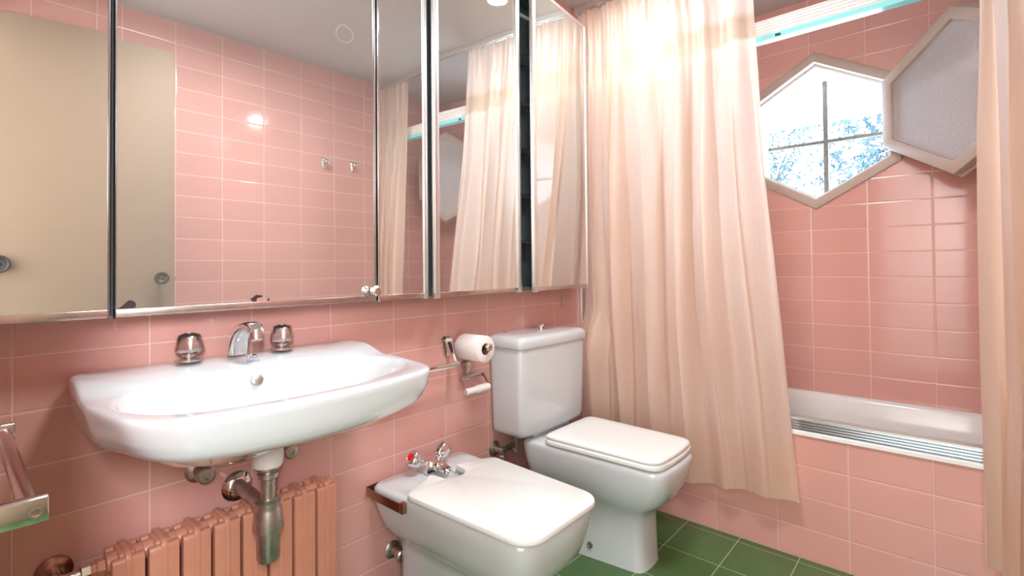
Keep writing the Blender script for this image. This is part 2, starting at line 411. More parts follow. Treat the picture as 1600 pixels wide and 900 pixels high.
sf = empty('shower_screen_frame', (2.06, .48, .45)); tag(sf, 'ribbed aluminium frame of a bath screen fixed to bath edge and walls', 'screen frame')
def ribs(x, z0, z1, n, d, back):
    p = [(back, z0), (x, z0)]; h = (z1-z0)/n
    for i in range(n):
        z = z0 + h*i
        p += [(x, z+h*.10), (x+d, z+h*.22), (x+d, z+h*.40), (x-.0005, z+h*.62), (x, z+h*.9)]
    p += [(x, z1), (back, z1)]
    q = [p[0]]
    for k in p[1:]:
        if (Vector(k)-Vector(q[-1])).length > 1e-6: q.append(k)
    return q
b = NB(); extrude_y(b, ribs(2.019, .457, .494, 4, .004, 2.07), WC+.003, WA-.003); obj('bottom_track', b, pbr('dull_aluminium', (.50, .54, .60), .24, metal=1), sf)
b = NB(); extrude_y(b, [(2.013, .440), (2.046, .440), (2.046, .4555), (2.017, .4555), (2.013, .452)], WC+.003, WA-.003)
e_ = obj('track_lip', b, m_alupaint, sf); e_['label'] = 'white lower lip of the track'
b = NB()
for k in range(4): box(b, 2.019+.012*k, 2.024+.012*k, WC+.003, WA-.003, .4942, .4995)
obj('track_guides', b, m_alu, sf)
b = NB(); extrude_y(b, ribs(2.066, 1.925, 1.985, 5, .004, 2.105), WC+.003, WA-.003); obj('top_rail', b, m_alupaint, sf)
b = NB(); box(b, 2.062, 2.100, WC+.003, WA-.003, 1.905, 1.9245); e_ = obj('rail_lower_edge', b, m_cyan, sf); e_['label'] = 'cyan lower edge of the rail'  # strip along the bottom of the rail, coloured cyan
b = NB(); box(b, 2.058, 2.066, .458, .476, 1.909, 1.917); obj('rail_stop', b, m_black, sf)
b = NB()
for yw0, yw1 in ((WA-.020, WA-.001),):
    for k in range(5): box(b, 2.060+.010*k, 2.067+.010*k, yw0+.004, yw1, .502, 1.903)
    box(b, 2.058, 2.108, yw0+.008, yw1, .502, 1.903)
obj('wall_profile', b, m_alu, sf)

# ---------------------------------------------------------------- curtain rail and curtains
rl = empty('curtain_rail', (2.03, .5, 2.29)); tag(rl, 'grey metal curtain track fixed to the ceiling before the bath', 'curtain rail')
b = NB(); extrude_y(b, [(2.018, CZ-.001), (2.018, CZ-.028), (2.026, CZ-.028), (2.026, CZ-.022), (2.036, CZ-.022), (2.036, CZ-.028), (2.044, CZ-.028), (2.044, CZ-.001)], WC+.004, 1.345)
obj('track', b, m_alu, rl)
b = NB(); box(b, 2.016, 2.046, 1.345, 1.349, CZ-.031, CZ-.001); obj('end_cap', b, m_alu, rl)
def curtain(label, ytop, ybot, zhem, folds, amp, xmid, seed, flare=None):
    rnd = random.Random(seed)
    NU, NV = 420, 90
    zt = CZ-.036
    # uneven folds: cumulative phase
    ws = [rnd.uniform(.65, 1.5) for _ in range(folds)]; tot = sum(ws)
    edges = [0]
    for w in ws: edges.append(edges[-1]+w/tot)
    am = [rnd.uniform(.6, 1.15) for _ in range(folds+1)]
    def phase(u):
        for i in range(folds):
            if u <= edges[i+1]+1e-9: 
                t = (u-edges[i])/(edges[i+1]-edges[i]); return i+t, am[i]*(1-t)+am[i+1]*t
        return folds, am[-1]
    b = NB(); grid = []
    for j in range(NV+1):
        v = j/NV; row = []
        for i in range(NU+1):
            u = i/NU
            ph, A = phase(min(1, max(0, u + .012*math.sin(3.1*v*2+u*9+seed))))
            fall = ss(v*2.2)
            zh = zhem(u)
            z = zt + (zh-zt)*v
            y = ytop[0] + (ytop[1]-ytop[0])*u
            yb = ybot[0] + (ybot[1]-ybot[0])*u
            y = y + (yb-y)*(v**1.25)
            a = amp*A*(.35 + .65*fall)*(1+.35*v)*(1-.45*ss((v-.7)/.3))
            s = (2.1*abs(math.cos(PI*(ph+.15*math.sin(3*v+ph))))**1.7 - 1) + .25*math.sin(6*PI*ph + seed + 2*v)*(.4+.6*math.sin(5*u+seed)**2)
            a *= 1 if v > .7 else .35+.65*ss(u/.15) if ytop[0] > 1 else 1
            x = xmid(v, u if ytop[0] > 1 else 1) + a*s
            y += .55*a*math.sin(4*PI*ph+.6)*fall
            # gathered heading tape
            hd = math.exp(-((v-.0)/.035)**2) + .5*math.exp(-((v-.06)/.02)**2)
            x += .006*hd*math.sin(2*PI*folds*3.7*u) ; y += .002*hd*math.sin(2*PI*folds*5.1*u+1)
            # soft wrinkles
            x += .004*math.sin(7*u*PI+5*v+seed)*math.sin(5*v*PI+3*u) * ss(v*3)
            row.append(b.verts.new((x, y, z)))
        grid.append(row)
    for j in range(NV):
        for i in range(NU): b.faces.new((grid[j][i], grid[j][i+1], grid[j+1][i+1], grid[j+1][i]))
    o = obj('shower_curtain', b, m_cloth, smooth=80)
    return tag(o, label, 'curtain')
def xm(v, u):
    f = max(ss((u-.08)/.15), ss((v-.66)/.12))
    return 2.031 - (.075*ss(v/.75) + .012*v)*f
curtain('wide peach curtain hanging from ceiling to bath panel beside the toilet', (1.338, .552), (1.285, .395), lambda u: .175 + .045*ss((u-.3)/.6) , 6, .026, xm, 4)
curtain('narrow bunched peach curtain hanging against the right wall', (-.088, -.385), (-.072, -.36), lambda u: .185-.03*u, 4, .026, xm, 11)
for y in [1.30-.078*k for k in range(10)] + [-.10-.055*k for k in range(5)]:
    b = NB(); box(b, 2.028, 2.034, y-.003, y+.003, CZ-.034, CZ-.021); obj('curtain_glider', b, m_roller, rl)

# ---------------------------------------------------------------- mirror cabinet
MZ0, MZ1 = .952, 2.175
cab = empty('mirror_cabinet', (1.0, WA, MZ0)); tag(cab, 'long wall cabinet with five mirror doors above the washbasin', 'mirror cabinet')
b = NB(); y0 = 1.286; x0, x1 = .004, 1.985; t = .012
box(b, x0, x1, WA-.010, WA-.001, MZ0+.002, MZ1)
box(b, x0, x1, y0, WA-.010, MZ0+.002, MZ0+.002+t); box(b, x0, x1, y0, WA-.010, MZ1-t, MZ1)
for x in (x0, .217, .838, 1.052, 1.510-t, x1-t): box(b, x, x+t, y0, WA-.010, MZ0+.014, MZ1-t)
obj('cabinet_body', b, m_dark, cab)
for z in (1.15, 1.34, 1.53, 1.72, 1.91): b = NB(); box(b, 1.51, x1-t, y0+.004, WA-.010, z, z+.008); obj('shelf', b, m_alu, cab)
b = NB(); box(b, x1, x1+.004, y0-.004, WA-.001, MZ0, MZ1+.012); box(b, x0, x1+.004, y0-.004, WA-.001, MZ1, MZ1+.012); obj('outer_trim', b, m_alu, cab)
def mdoor(lx, ly, w, a, lw, rw, tilt=0, z0=MZ0, bottom=.016, mat_l=None, mat_r=None):
    """mirror door: left end (lx, ly) of its face, width w, turned a about z; lw, rw = widths of the metal stiles"""
    d = bpy.data.objects.new('door', None); COL.objects.link(d); d.parent = cab
    d.location = Vector((lx, ly, z0)) - Vector(cab.location); d.rotation_euler = (tilt, 0, a); d.empty_display_size = .05
    H_ = MZ1-z0; L = lambda nm, b, m, **k: obj(nm, b, m, d, world=False, **k)
    b = NB(); box(b, lw, w-rw, .001, .006, bottom, H_-.006); g = L('mirror_glass', b, m_mirror)
    b = NB(); box(b, .002, w-.002, .006, .014, .002, H_-.002); L('backing_board', b, m_dark)
    b = NB(); box(b, 0, w, -.003, .010, 0, bottom); L('bottom_trim', b, m_chromeworn, bevel=.001)
    b = NB(); box(b, 0, w, -.002, .010, H_-.006, H_); L('top_trim', b, m_alu)
    b = NB()
    if lw: box(b, 0, lw, -.004, .014, -.004, H_); 
    L('stile', b, mat_l or m_alu, bevel=.002) if lw else b.free()
    b = NB()
    if rw: box(b, w-rw, w, -.004, .014, -.004, H_)
    L('stile', b, mat_r or m_alu, bevel=.002) if rw else b.free()
    return d, g
rad = math.radians
m_edge = pbr('dark_metal_edge', (.30, .30, .30), .3, metal=1)
D1, g1 = mdoor(.006, 1.2700, .2125, rad(-2.05), .004, .003, tilt=rad(.3), mat_r=m_edge)
D2, g2 = mdoor(.2265, 1.265, .611, 0, .003, .005, mat_l=m_edge, mat_r=m_edge)
D3, g3 = mdoor(.8405, 1.2620, .190, rad(.8), .007, .016, mat_l=m_chrome)
D4, g4 = mdoor(1.0405, 1.2420, .462, rad(3.0), .021, .026)
D5, g5 = mdoor(1.5285, 1.2230, .4505, rad(5.35), .022, .004)
for g, nm in ((g1, 'leftmost mirror, slightly ajar'), (g2, 'widest mirror, over the basin')): g['label'] = nm
# desilvered blotches at the foot of the wide mirror
def blotch(lx, lz, pts):
    b = NB(); b.faces.new([b.verts.new((lx+x, .0004, lz+z)) for x, z in pts]); e = obj('dark_blotch', b, m_spot, g2, world=False); return e
blotch(.005, .017, [(0, 0), (.029, 0), (.031, .006), (.029, .012), (.024, .016), (.018, .016), (.013, .011), (.006, .004)])
blotch(.262, .017, [(.004, 0), (.012, 0), (.014, .008), (.026, .010), (.026, .014), (.012, .016), (.004, .010), (-.002, .006)])
blotch(.300, .017, [(0, 0), (.006, 0), (.003, .008)])
b = NB(); lathe(b, (.596, -.004, .030), (0, -1, 0), [(.009, 0), (.009, .006), (.016, .011), (.016, .022), (.010, .027), (0, .028)], 10)
obj('finger_pull', b, m_chromeworn, D2, world=False, smooth=30)

# ---------------------------------------------------------------- washbasin
BX = .485
wb = empty('washbasin', (BX, WA, .8)); tag(wb, 'white wall hung ceramic washbasin under the mirror cabinet', 'washbasin')
def basin_outline(s=1, sy=1, cy=1.23, bow=.05):
    pts = rpoly([(.320, WA-.002, .045), (.325, 1.12, .12), (.292, .922, .075), (-.292, .922, .075), (-.325, 1.12, .12), (-.320, WA-.002, .045)], 10)
    # add points along the front edge and bow it
    dense = []
    for i, p in enumerate(pts):
        q = pts[(i+1) % len(pts)]; m_ = max(1, int((q-p).length/.02))
        for k in range(m_): dense.append(p.lerp(q, k/m_))
    out = []
    for p in dense:
        y = p.y
        if y < 1.1: y -= bow*ss((1.1-y)/.17)*(1-(p.x/.30)**2 if abs(p.x) < .30 else 0)
        out.append(Vector((p.x*s, min(WA-.002, cy + (y-cy)*sy))))
    return out
def bowl_outline(s=1):
    out = []
    for k in range(80):
        t = 2*PI*k/80; cx_, sy_ = math.cos(t), math.sin(t)
        x = .282*math.copysign(abs(cx_)**.72, cx_)*s
        y = 1.087 + (.128 if sy_ > 0 else .143)*math.copysign(abs(sy_)**.78, sy_)*s
        y += -.014*(1-(x/.282)**2)*s if sy_ < 0 else .0
        out.append(Vector((x, y)))
    return out
N = 144; cc = (0, 1.088)
def zrim(x, y): return .812 + .022*ss((y-1.17)/.11)
R_ = []
def addr(poly, zf):
    c = cc if len(R_) > 6 else (0, (min(p.y for p in poly)+max(p.y for p in poly))/2)
    R_.append([(BX+p.x, p.y, zf(p.x, p.y)) for p in radial(poly, c, N)])
OUT = radial(basin_outline(1, 1), cc, N)
def ins(d, zf):
    pts = []
    for p in OUT:
        v = p - Vector(cc); L = v.length
        q = Vector(cc) + v*max(.06, 1-d/L) if d < .2 else Vector((0, 1.15)) + v.normalized()*(.33-d)*.28
        y = min(WA-.002, q.y + (d*.5 if p.y > 1.3 else 0))
        pts.append((BX+q.x, y, zf(p.x, p.y)))
    R_.append(pts)
def zb(x, y): return .730 + .016*min(1, (x/.3)**2)*ss((1.22-y)/.28)
ins(.25, lambda x, y: .652); ins(.21, lambda x, y: .664)
ins(.16, lambda x, y: .686); ins(.11, lambda x, y: .702)
ins(.07, lambda x, y: min(.716, zb(x, y)-.016)); ins(.042, lambda x, y: zb(x, y)-.010)
ins(.026, lambda x, y: zb(x, y)-.002); ins(.017, lambda x, y: zb(x, y)+.008); ins(.011, lambda x, y: zb(x, y)+.020)
ins(.006, lambda x, y: .772); ins(.002, lambda x, y: .792)
ins(0, lambda x, y: zrim(x, y)-.010); ins(.001, lambda x, y: zrim(x, y)-.004); ins(.005, lambda x, y: zrim(x, y)-.0005)
ins(.012, lambda x, y: zrim(x, y))
addr([p*1 for p in bowl_outline(1.06)], lambda x, y: zrim(x, y)-.0005)
addr(bowl_outline(1.03), lambda x, y: zrim(x, y)-.003)
addr(bowl_outline(1.0), lambda x, y: zrim(x, y)-.012)
addr(bowl_outline(.97), lambda x, y: zrim(x, y)*.35+.65*.775)
addr(bowl_outline(.93), lambda x, y: .755)
addr(bowl_outline(.86), lambda x, y: .728)
addr(bowl_outline(.72), lambda x, y: .706)
addr(bowl_outline(.50), lambda x, y: .692)
addr(bowl_outline(.25), lambda x, y: .685)
addr(bowl_outline(.08), lambda x, y: .683)
b = NB(); loft(b, R_); bs = obj('basin', b, m_white, wb, smooth=60)
b = NB(); lathe(b, (BX, 1.09, .683), (0, 0, 1), [(.026, 0), (.026, .003), (.020, .003), (.018, .001), (0, .001)]); obj('drain_ring', b, m_chrome, wb, smooth=40)
b = NB(); lathe(b, (BX-.006, 1.207, .792), (0, -.93, .38), [(.0135, -.004), (.0135, .001), (.011, .0025), (0, .0025)], 24); e_ = obj('overflow_plug', b, m_dull, wb, smooth=40)
# printed name under the spout
tx = bpy.data.curves.new('maker_mark', 'FONT'); tx.body = 'Roca'; tx.size = .013; tx.extrude = .0001; tx.align_x = 'CENTER'
to = bpy.data.objects.new('maker_mark', tx); COL.objects.link(to); to.data.materials.append(m_blue); to.parent = wb
mesh_ = bpy.data.meshes.new_from_object(to); bpy.data.objects.remove(to); mesh_.name = 'maker_mark'
to = bpy.data.objects.new('maker_mark', mesh_); COL.objects.link(to); to.parent = wb; to['label'] = 'small blue lettering'
to.location = Vector((BX-.008, 1.222, .8315)) - Vector(wb.location); to.rotation_euler = (rad(33), 0, 0)
# faucet
fc = empty('basin_faucet', (BX, 1.315, .838)); tag(fc, 'three piece chrome basin faucet on the back ledge of the washbasin', 'faucet')
for sx in (-.098, .095):
    b = NB(); p = (BX+sx, 1.318, .8375)
    lathe(b, p, (0, 0, 1), [(.026, 0), (.026, .004), (.020, .007), (.013, .009), (.013, .014), (.018, .016), (.0245, .021), (.0255, .026), (.0212, .051), (.018, .055), (.010, .058), (.009, .0555), (0, .0555)], 10 if False else 32)
    for v in b.verts:   # softly squared handle
        if v.co.z > .857:
            dx, dy = v.co.x-p[0], v.co.y-p[1]; r = math.hypot(dx, dy)
            if r > .012: k = 1 + .07*math.cos(4*math.atan2(dy, dx)); v.co.x = p[0]+dx*k; v.co.y = p[1]+dy*k
    obj('tap_handle', b, m_chromeworn, fc, smooth=35)
b = NB()
sec = []
path = [(1.330, .838, .020, .012), (1.327, .856, .021, .014), (1.318, .876, .020, .014), (1.300, .893, .0185, .012), (1.275, .902, .0175, .0095), (1.250, .9065, .016, .0085), (1.228, .904, .015, .0095), (1.220, .896, .014, .0095)]
for k, (y, z, hw, hh) in enumerate(path):
    a = PI/2*(k/len(path))*1.15
    # section plane turns from horizontal to vertical
    dy, dz = math.sin(PI/2-a) if False else 0, 0
    j0 = max(0, k-1); j1 = min(len(path)-1, k+1)
    d = Vector((0, path[j1][0]-path[j0][0], path[j1][1]-path[j0][1])).normalized(); u = Vector((1, 0, 0)); v = d.cross(u)
    ring = []
    for i in range(24):
        t = 2*PI*i/24; cs, sn = math.cos(t), math.sin(t)
        ring.append(Vector((BX, y, z)) + u*hw*math.copysign(abs(cs)**.6, cs) + v*hh*math.copysign(abs(sn)**.6, sn))
    sec.append(ring)
loft(b, sec); obj('spout', b, m_chrome, fc, smooth=50)
b = NB(); lathe(b, (BX, 1.225, .900), (0, -.25, -1), [(.0115, 0), (.0125, .004), (.0125, .022), (.010, .024), (.008, .020), (0, .020)], 20); obj('aerator', b, m_chromeworn, fc, smooth=40)
b = NB(); lathe(b, (BX+.004, 1.262, .8385), (0, 0, 1), [(.012, 0), (.012, .003), (.009, .005), (.009, .003), (0, .003)], 20); obj('chain_stay', b, m_chrome, fc, smooth=40)
fc.scale = (1.10, 1.05, 1.10); fc.location.x -= .004

# trap
tr_ = empty('bottle_trap', (BX, 1.165, .42)); tag(tr_, 'tarnished bottle trap hanging below the washbasin', 'drain trap')
T = (BX, 1.165)
b = NB(); lathe(b, (*T, .604), (0, 0, 1), [(.022, -.004), (.031, 0), (.033, .010), (.033, .040), (.028, .046)], 28); e_ = obj('top_nut', b, m_roller, tr_, smooth=40); e_['label'] = 'white plastic nut'
b = NB(); lathe(b, (*T, .575), (0, 0, 1), [(.019, 0), (.022, .003), (.022, .012), (.018, .014), (.019, .016), (.028, .024), (.028, .030)], 24)
lathe(b, (*T, .502), (0, 0, 1), [(.0155, 0), (.0155, .075)], 24); obj('tail_pipe', b, m_dull, tr_, smooth=40)
b = NB(); lathe(b, (*T, .388), (0, 0, 1), [(.014, 0), (.020, .003), (.0235, .010), (.0255, .068), (.0255, .070), (.0320, .073), (.0325, .082), (.027, .118), (.026, .122), (.0265, .126), (.0265, .136), (.021, .139), (.018, .142)], 32)
obj('bottle', b, m_dull, tr_, smooth=28)
b = NB(); tube(b, [(BX+.005, WA-.004, .505), (BX+.004, 1.30, .505), (BX+.001, 1.22, .505), (BX, 1.185, .505)], .016, 20)
lathe(b, (BX+.001, 1.208, .505), (0, -1, 0), [(.016, 0), (.022, .002), (.022, .022), (.018, .024)], 20); e_ = obj('waste_pipe', b, m_dull, tr_, smooth=40)
b = NB(); lathe(b, (BX+.006, WA-.001, .500), (0, -1, 0), [(.036, 0), (.037, .004), (.030, .012), (.018, .018), (.016, .018)], 32); obj('wall_flange', b, m_chrome, tr_, smooth=50)

def stop_valve(name, x, z, label, grp=None, s=1):
    e = empty(name, (x, WA, z)); tag(e, label, 'valve', grp)
    b = NB(); lathe(b, (x, WA-.001, z), (0, -1, 0), [(.027*s, 0), (.028*s, .003), (.022*s, .008), (.013*s, .010), (.012*s, .03*s)], 28); obj('wall_flange', b, m_dull, e, smooth=45)
    b = NB(); lathe(b, (x, WA-.030*s, z), (0, -1, 0), [(.010, 0), (.014*s, .004), (.018*s, .008), (.019*s, .026), (.015*s, .030), (.007*s, .031), (.006*s, .028), (0, .028)], 12); obj('valve_handle', b, m_dull, e, smooth=30)
    return e
v1 = stop_valve('stop_valve', .405, .567, 'dark round stop valve under the left part of the washbasin', s=1.05)
b = NB(); tube(b, [(.405, WA-.03, .575), (.41, WA-.04, .61), (.40, WA-.045, .655)], .005); obj('supply_pipe', b, m_dull, v1)
v2 = stop_valve('stop_valve', .605, .567, 'stop valve mostly hidden behind the white nut of the trap', s=1.05)
b = NB(); tube(b, [(.605, WA-.03, .575), (.60, WA-.04, .61), (.59, WA-.045, .655)], .005); obj('supply_pipe', b, m_dull, v2)

# ---------------------------------------------------------------- radiator
rd = empty('radiator', (.46, 1.30, .0)); tag(rd, 'salmon painted sectional radiator on the wall below the washbasin', 'radiator')
def rad_section(x):
    b = NB(); w = .0575; xa, xb = x-w/2, x+w/2
    def plate(x0_, x1_, prof):
        A = [b.verts.new((x0_, y, z)) for y, z in prof]; B_ = [b.verts.new((x1_, y, z)) for y, z in prof]; n = len(prof)
        for i in range(n): b.faces.new((A[i], A[(i+1) % n], B_[(i+1) % n], B_[i]))
        b.faces.new(A[::-1]); b.faces.new(B_)
    # side view outline with rounded top corners
    def outline(y0_, y1_, z0_, z1_, r):
        pts = rpoly([(y0_, z0_, .008), (y1_, z0_, .008), (y1_, z1_, r), (y0_, z1_, r)], 6); return [(p.x, p.y) for p in pts]
    plate(x-.0055, x+.0055, outline(1.2475, 1.338, .07, .479, .022))        # middle web
    plate(x-.0268, x+.0268, outline(1.2495, 1.270, .075, .469, .010))         # front block
    plate(x-.0268, x+.0268, outline(1.320, 1.336, .075, .469, .008))          # rear block
    plate(x-.013, x+.013, outline(1.262, 1.328, .09, .474, .012))
    cyl(b, (xa-.0018, 1.295, .452), (xb+.0018, 1.295, .452), .019, 20)
    cyl(b, (xa-.0018, 1.296, .115), (xb+.0018, 1.296, .115), .019, 20)
    cyl(b, (x, 1.296, .11), (x, 1.296, .44), .014, 12)
    return b
xs0 = .218 + .0305
sec0 = None
for k in range(8):
    if sec0 is None:
        sec0 = obj('section', rad_section(xs0), m_rad, rd, bevel=.0015)
        first_loc = sec0.location.copy()
    else:
        c_ = sec0.copy(); COL.objects.link(c_); c_.parent = rd; c_.location = first_loc + Vector((.0609*k, 0, 0))
b = NB(); lathe(b, (.707, 1.295, .449), (1, 0, 0), [(.019, 0), (.020, .003), (.018, .010), (.014, .012), (0, .012)], 8); obj('end_plug', b, m_rad, rd)
b = NB(); lathe(b, (.2165, 1.295, .449), (-1, 0, 0), [(.018, 0), (.018, .012), (.014, .014), (.014, .022)], 6); obj('inlet_nut', b, m_rad, rd)
rv = empty('radiator_valve', (.16, 1.30, .42)); tag(rv, 'chrome radiator valve on the wall left of the radiator', 'valve')
b = NB(); cyl(b, (.194, 1.295, .449), (.180, 1.295, .449), .015, 6); tube(b, [(.180, 1.295, .449), (.16, 1.296, .447), (.150, 1.31, .444), (.148, WA-.004, .442)], [.010, .011, .011, .010], 14)
obj('valve_body', b, m_chrome, rv, smooth=40)
b = NB(); lathe(b, (.150, 1.300, .444), (-.5, -.6, -.35), [(.010, 0), (.014, .006), (.018, .010), (.018, .024), (.014, .028), (0, .028)], 12); obj('valve_handle', b, m_chrome, rv, smooth=30)
b = NB(); lathe(b, (.148, WA-.001, .442), (0, -1, 0), [(.030, 0), (.030, .003), (.020, .010), (.011, .011)], 28); obj('wall_flange', b, m_bronze, rv, smooth=40)
for x in (.31, .61): b = NB(); box(b, x-.004, x+.004, 1.334, WA-.0005, .40, .43); obj('bracket', b, m_rad, rd)

# ---------------------------------------------------------------- towel bar on the front wall (left edge of the photo)
tb = empty('towel_bar', (.0, 1.08, .75)); tag(tb, 'chrome towel bar with square end brackets at the left edge of the photo', 'towel bar')
b = NB(); tube(b, [(.072, 1.300, .750), (.072, .864, .750)], .0105, 24); obj('bar', b, m_chrome, tb, smooth=50)
for y in (1.312, .858):
    b = NB(); box(b, .001, .088, y-.009, y+.009, .735, .766); obj('bracket', b, m_chrome, tb, bevel=.002)
b = NB(); lathe(b, (.076, .8492, .748), (0, -1, 0), [(.0065, 0), (.0065, .0015), (.0045, .0015), (.003, .0008), (0, .0008)], 16); obj('screw', b, m_dull, tb)

# ---------------------------------------------------------------- towel rail on the left wall
tw = empty('towel_rail', (1.03, WA, .76)); tag(tw, 'chrome faceted towel rail on tiles between washbasin and toilet paper', 'towel rail')
def faceted_plate(b, x, z, w, h, d=.016):
    # shield-shaped faceted rosette with its narrow end down
    o6_ = [(-.5, .36), (-.28, .5), (.28, .5), (.5, .36), (.24, -.5), (-.24, -.5)]
    r0 = [(x+u*w, WA-.001, z+v*h) for u, v in o6_]; r1 = [(x+u*w*.62, WA-d, z+v*h*.80) for u, v in o6_]
    loft(b, [r0, r1])
for x in (.862, 1.195):
    b = NB(); faceted_plate(b, x, .765, .052, .078); pl = obj('bracket_plate', b, m_chrome, tw, bevel=.0015)
    b = NB(); s = 1 if x > 1 else -1
    A = [(x-.010, WA-.014, .785), (x+.010, WA-.014, .785), (x+.010, WA-.014, .750), (x-.010, WA-.014, .750)]
    xe_ = x - .022*s
    Bq = [(xe_-.008, 1.291, .722), (xe_+.008, 1.291, .722), (xe_+.008, 1.291, .704), (xe_-.008, 1.291, .704)]
    loft(b, [A, Bq]); obj('arm', b, m_chrome, tw, bevel=.002)
b = NB(); box(b, .872, 1.182, 1.279, 1.291, .704, .722); obj('bar', b, m_chrome, tw, bevel=.0025)

# ---------------------------------------------------------------- spare roll peg and paper holder
pg = empty('roll_peg', (1.268, WA, .765)); tag(pg, 'short metal peg carrying the toilet paper roll', 'paper holder')
b = NB(); cyl(b, (1.268, WA-.001, .765), (1.268, 1.225, .765), .0085, 16); lathe(b, (1.268, WA-.001, .765), (0, -1, 0), [(.02, 0), (.02, .005), (.009, .008)], 20)
lathe(b, (1.268, 1.228, .765), (0, -1, 0), [(.0085, 0), (.013, .003), (.014, .010), (.011, .013), (0, .013)], 8)
obj('peg', b, m_chromeworn, pg, smooth=40)
tr2 = empty('toilet_paper_roll', (1.268, 1.29, .755)); tag(tr2, 'white toilet paper roll on a peg left of the cistern', 'toilet paper')
def annulus(b, cx, cz, y0, y1, ro, ri, n=40):
    rings = []
    for r, y in ((ri, y0), (ro-.002, y0), (ro, y0+.002), (ro, y1-.002), (ro-.002, y1), (ri, y1), (ri, y0)):
        rings.append([(cx+r*math.cos(2*PI*i/n), y, cz+r*math.sin(2*PI*i/n)) for i in range(n)])
    loft(b, rings, False, False)
b = NB(); annulus(b, 1.268, .757, 1.238, 1.352, .047, .021); obj('paper', b, m_paper, tr2, smooth=50)
b = NB(); annulus(b, 1.268, .757, 1.2385, 1.3515, .0208, .0192); obj('core', b, m_card, tr2, smooth=50)
ph = empty('paper_holder', (1.30, WA, .65)); tag(ph, 'empty chrome paper holder with a white roller below the paper roll', 'paper holder')
b = NB(); faceted_plate(b, 1.288, .672, .046, .060, .018); obj('bracket_plate', b, m_chromeworn, ph, bevel=.0015)
b = NB(); box(b, 1.236, 1.362, 1.340, 1.346, .634, .648); 
for xx, xe in ((1.236, 1.190), (1.356, 1.312)):
    loft(b, [[(xx, 1.340, .648), (xx+.005, 1.340, .648), (xx+.005, 1.340, .634), (xx, 1.340, .634)], [(xe, 1.262, .622), (xe+.005, 1.262, .622), (xe+.005, 1.262, .608), (xe, 1.262, .608)]])
obj('wire_frame', b, m_chromeworn, ph, bevel=.001)
b = NB(); lathe(b, (1.195, 1.265, .615), (1, 0, 0), [(.009, 0), (.011, .003), (.011, .052), (.0135, .054), (.0135, .106), (.011, .115), (0, .117)], 20); obj('roller', b, m_roller, ph, smooth=40)
b = NB()
for dx in (-.005, .008): lathe(b, (1.292+dx, 1.340, .640), (0, -1, 0), [(.004, 0), (.004, .003), (0, .004)], 10)
obj('screw', b, m_dull, ph)
# small metal latch plate below the cabinet's right end
b = NB(); box(b, 1.905, 1.912, WA-.006, WA-.001, .862, .905); box(b, 1.902, 1.915, WA-.004, WA-.001, .858, .864); box(b, 1.902, 1.915, WA-.004, WA-.001, .903, .909)
tag(obj('latch_plate', b, m_dull, bevel=.001), 'small dark metal plate on tiles above the cistern', 'plate')

# ---------------------------------------------------------------- toilet
TX = 1.635
tl = empty('toilet', (TX, 1.0, 0)); tag(tl, 'white close coupled toilet with square lid and cistern beside curtain', 'toilet')
def quad(cx, hb, hf, yb, yf, rb, rf, bow=.0):
    pts = rpoly([(cx+hb, yb, rb), (cx+hf, yf, rf), (cx-hf, yf, rf), (cx-hb, yb, rb)], 10); dense = []
    for i, p in enumerate(pts):
        q = pts[(i+1) % len(pts)]; m_ = max(1, int((q-p).length/.02))
        for k in range(m_): dense.append(p.lerp(q, k/m_))
    ym = (yb+yf)/2
    return [Vector((p.x, p.y - (bow*ss((ym-p.y)/(ym-yf))*max(0, 1-((p.x-cx)/(hf+.001))**2) if p.y < ym else 0))) for p in dense]
def body(rings, c, N=120):
    b = NB(); loft(b, [[(p.x, p.y, z) for p in radial(q, c, N)] for q, z in rings]); return b
rings = [(quad(TX, .122, .074, 1.19, .800, .03, .028, .010), 0), (quad(TX, .121, .073, 1.19, .802, .03, .028, .010), .02),
         (quad(TX, .116, .074, 1.20, .806, .03, .030, .010), .16), (quad(TX, .116, .080, 1.21, .800, .03, .034, .012), .200),
         (quad(TX, .130, .112, 1.225, .768, .04, .055, .015), .225), (quad(TX, .147, .130, 1.24, .728, .04, .06, .015), .262),
         (quad(TX, .158, .141, 1.25, .704, .04, .06, .015), .31), (quad(TX, .163, .147, 1.255, .695, .035, .055, .015), .36),
         (quad(TX, .163, .147, 1.255, .695, .035, .055, .015), .374), (quad(TX, .160, .144, 1.252, .698, .035, .055, .015), .381),
         (quad(TX, .152, .136, 1.245, .706, .03, .05, .015), .385)]
obj('bowl', body(rings, (TX, 1.0)), m_white, tl, smooth=50)
def slab(rings_): return body(rings_, (TX, .93))
def seatq(d): return quad(TX, .163-d, .150-d, 1.150-d, .700+d, .035, .045, .012)
obj('seat', body([(seatq(.006), .388), (seatq(.001), .391), (seatq(0), .398), (seatq(.001), .404), (seatq(.006), .407)], (TX, .93)), m_seat, tl, smooth=50)
obj('seat_lid', body([(seatq(.008), .4085), (seatq(.004), .410), (seatq(.003), .416), (seatq(.006), .421), (seatq(.016), .4235), (seatq(.05), .4245)], (TX, .93)), m_seat, tl, smooth=50)
for s in (-.075, .075): b = NB(); cyl(b, (TX+s-.02, 1.160, .399), (TX+s+.02, 1.160, .399), .009); obj('seat_hinge', b, m_seat, tl, smooth=50)
def cq(d, taper=0, h0=.219, yf=1.192): return quad(TX-.011, h0-.004-d-taper, h0-d-taper, WA-.006-d*0, yf+d+taper*.6, .014, .020, .010)
obj('cistern', body([(cq(.03, .014), .400), (cq(.012, .014), .402), (cq(.003, .013), .410), (cq(0, .012), .425), (cq(.001, .002), .725), (cq(.003, .002), .734), (cq(.003, .002), .738)], (TX, 1.28)), m_white, tl, smooth=50)
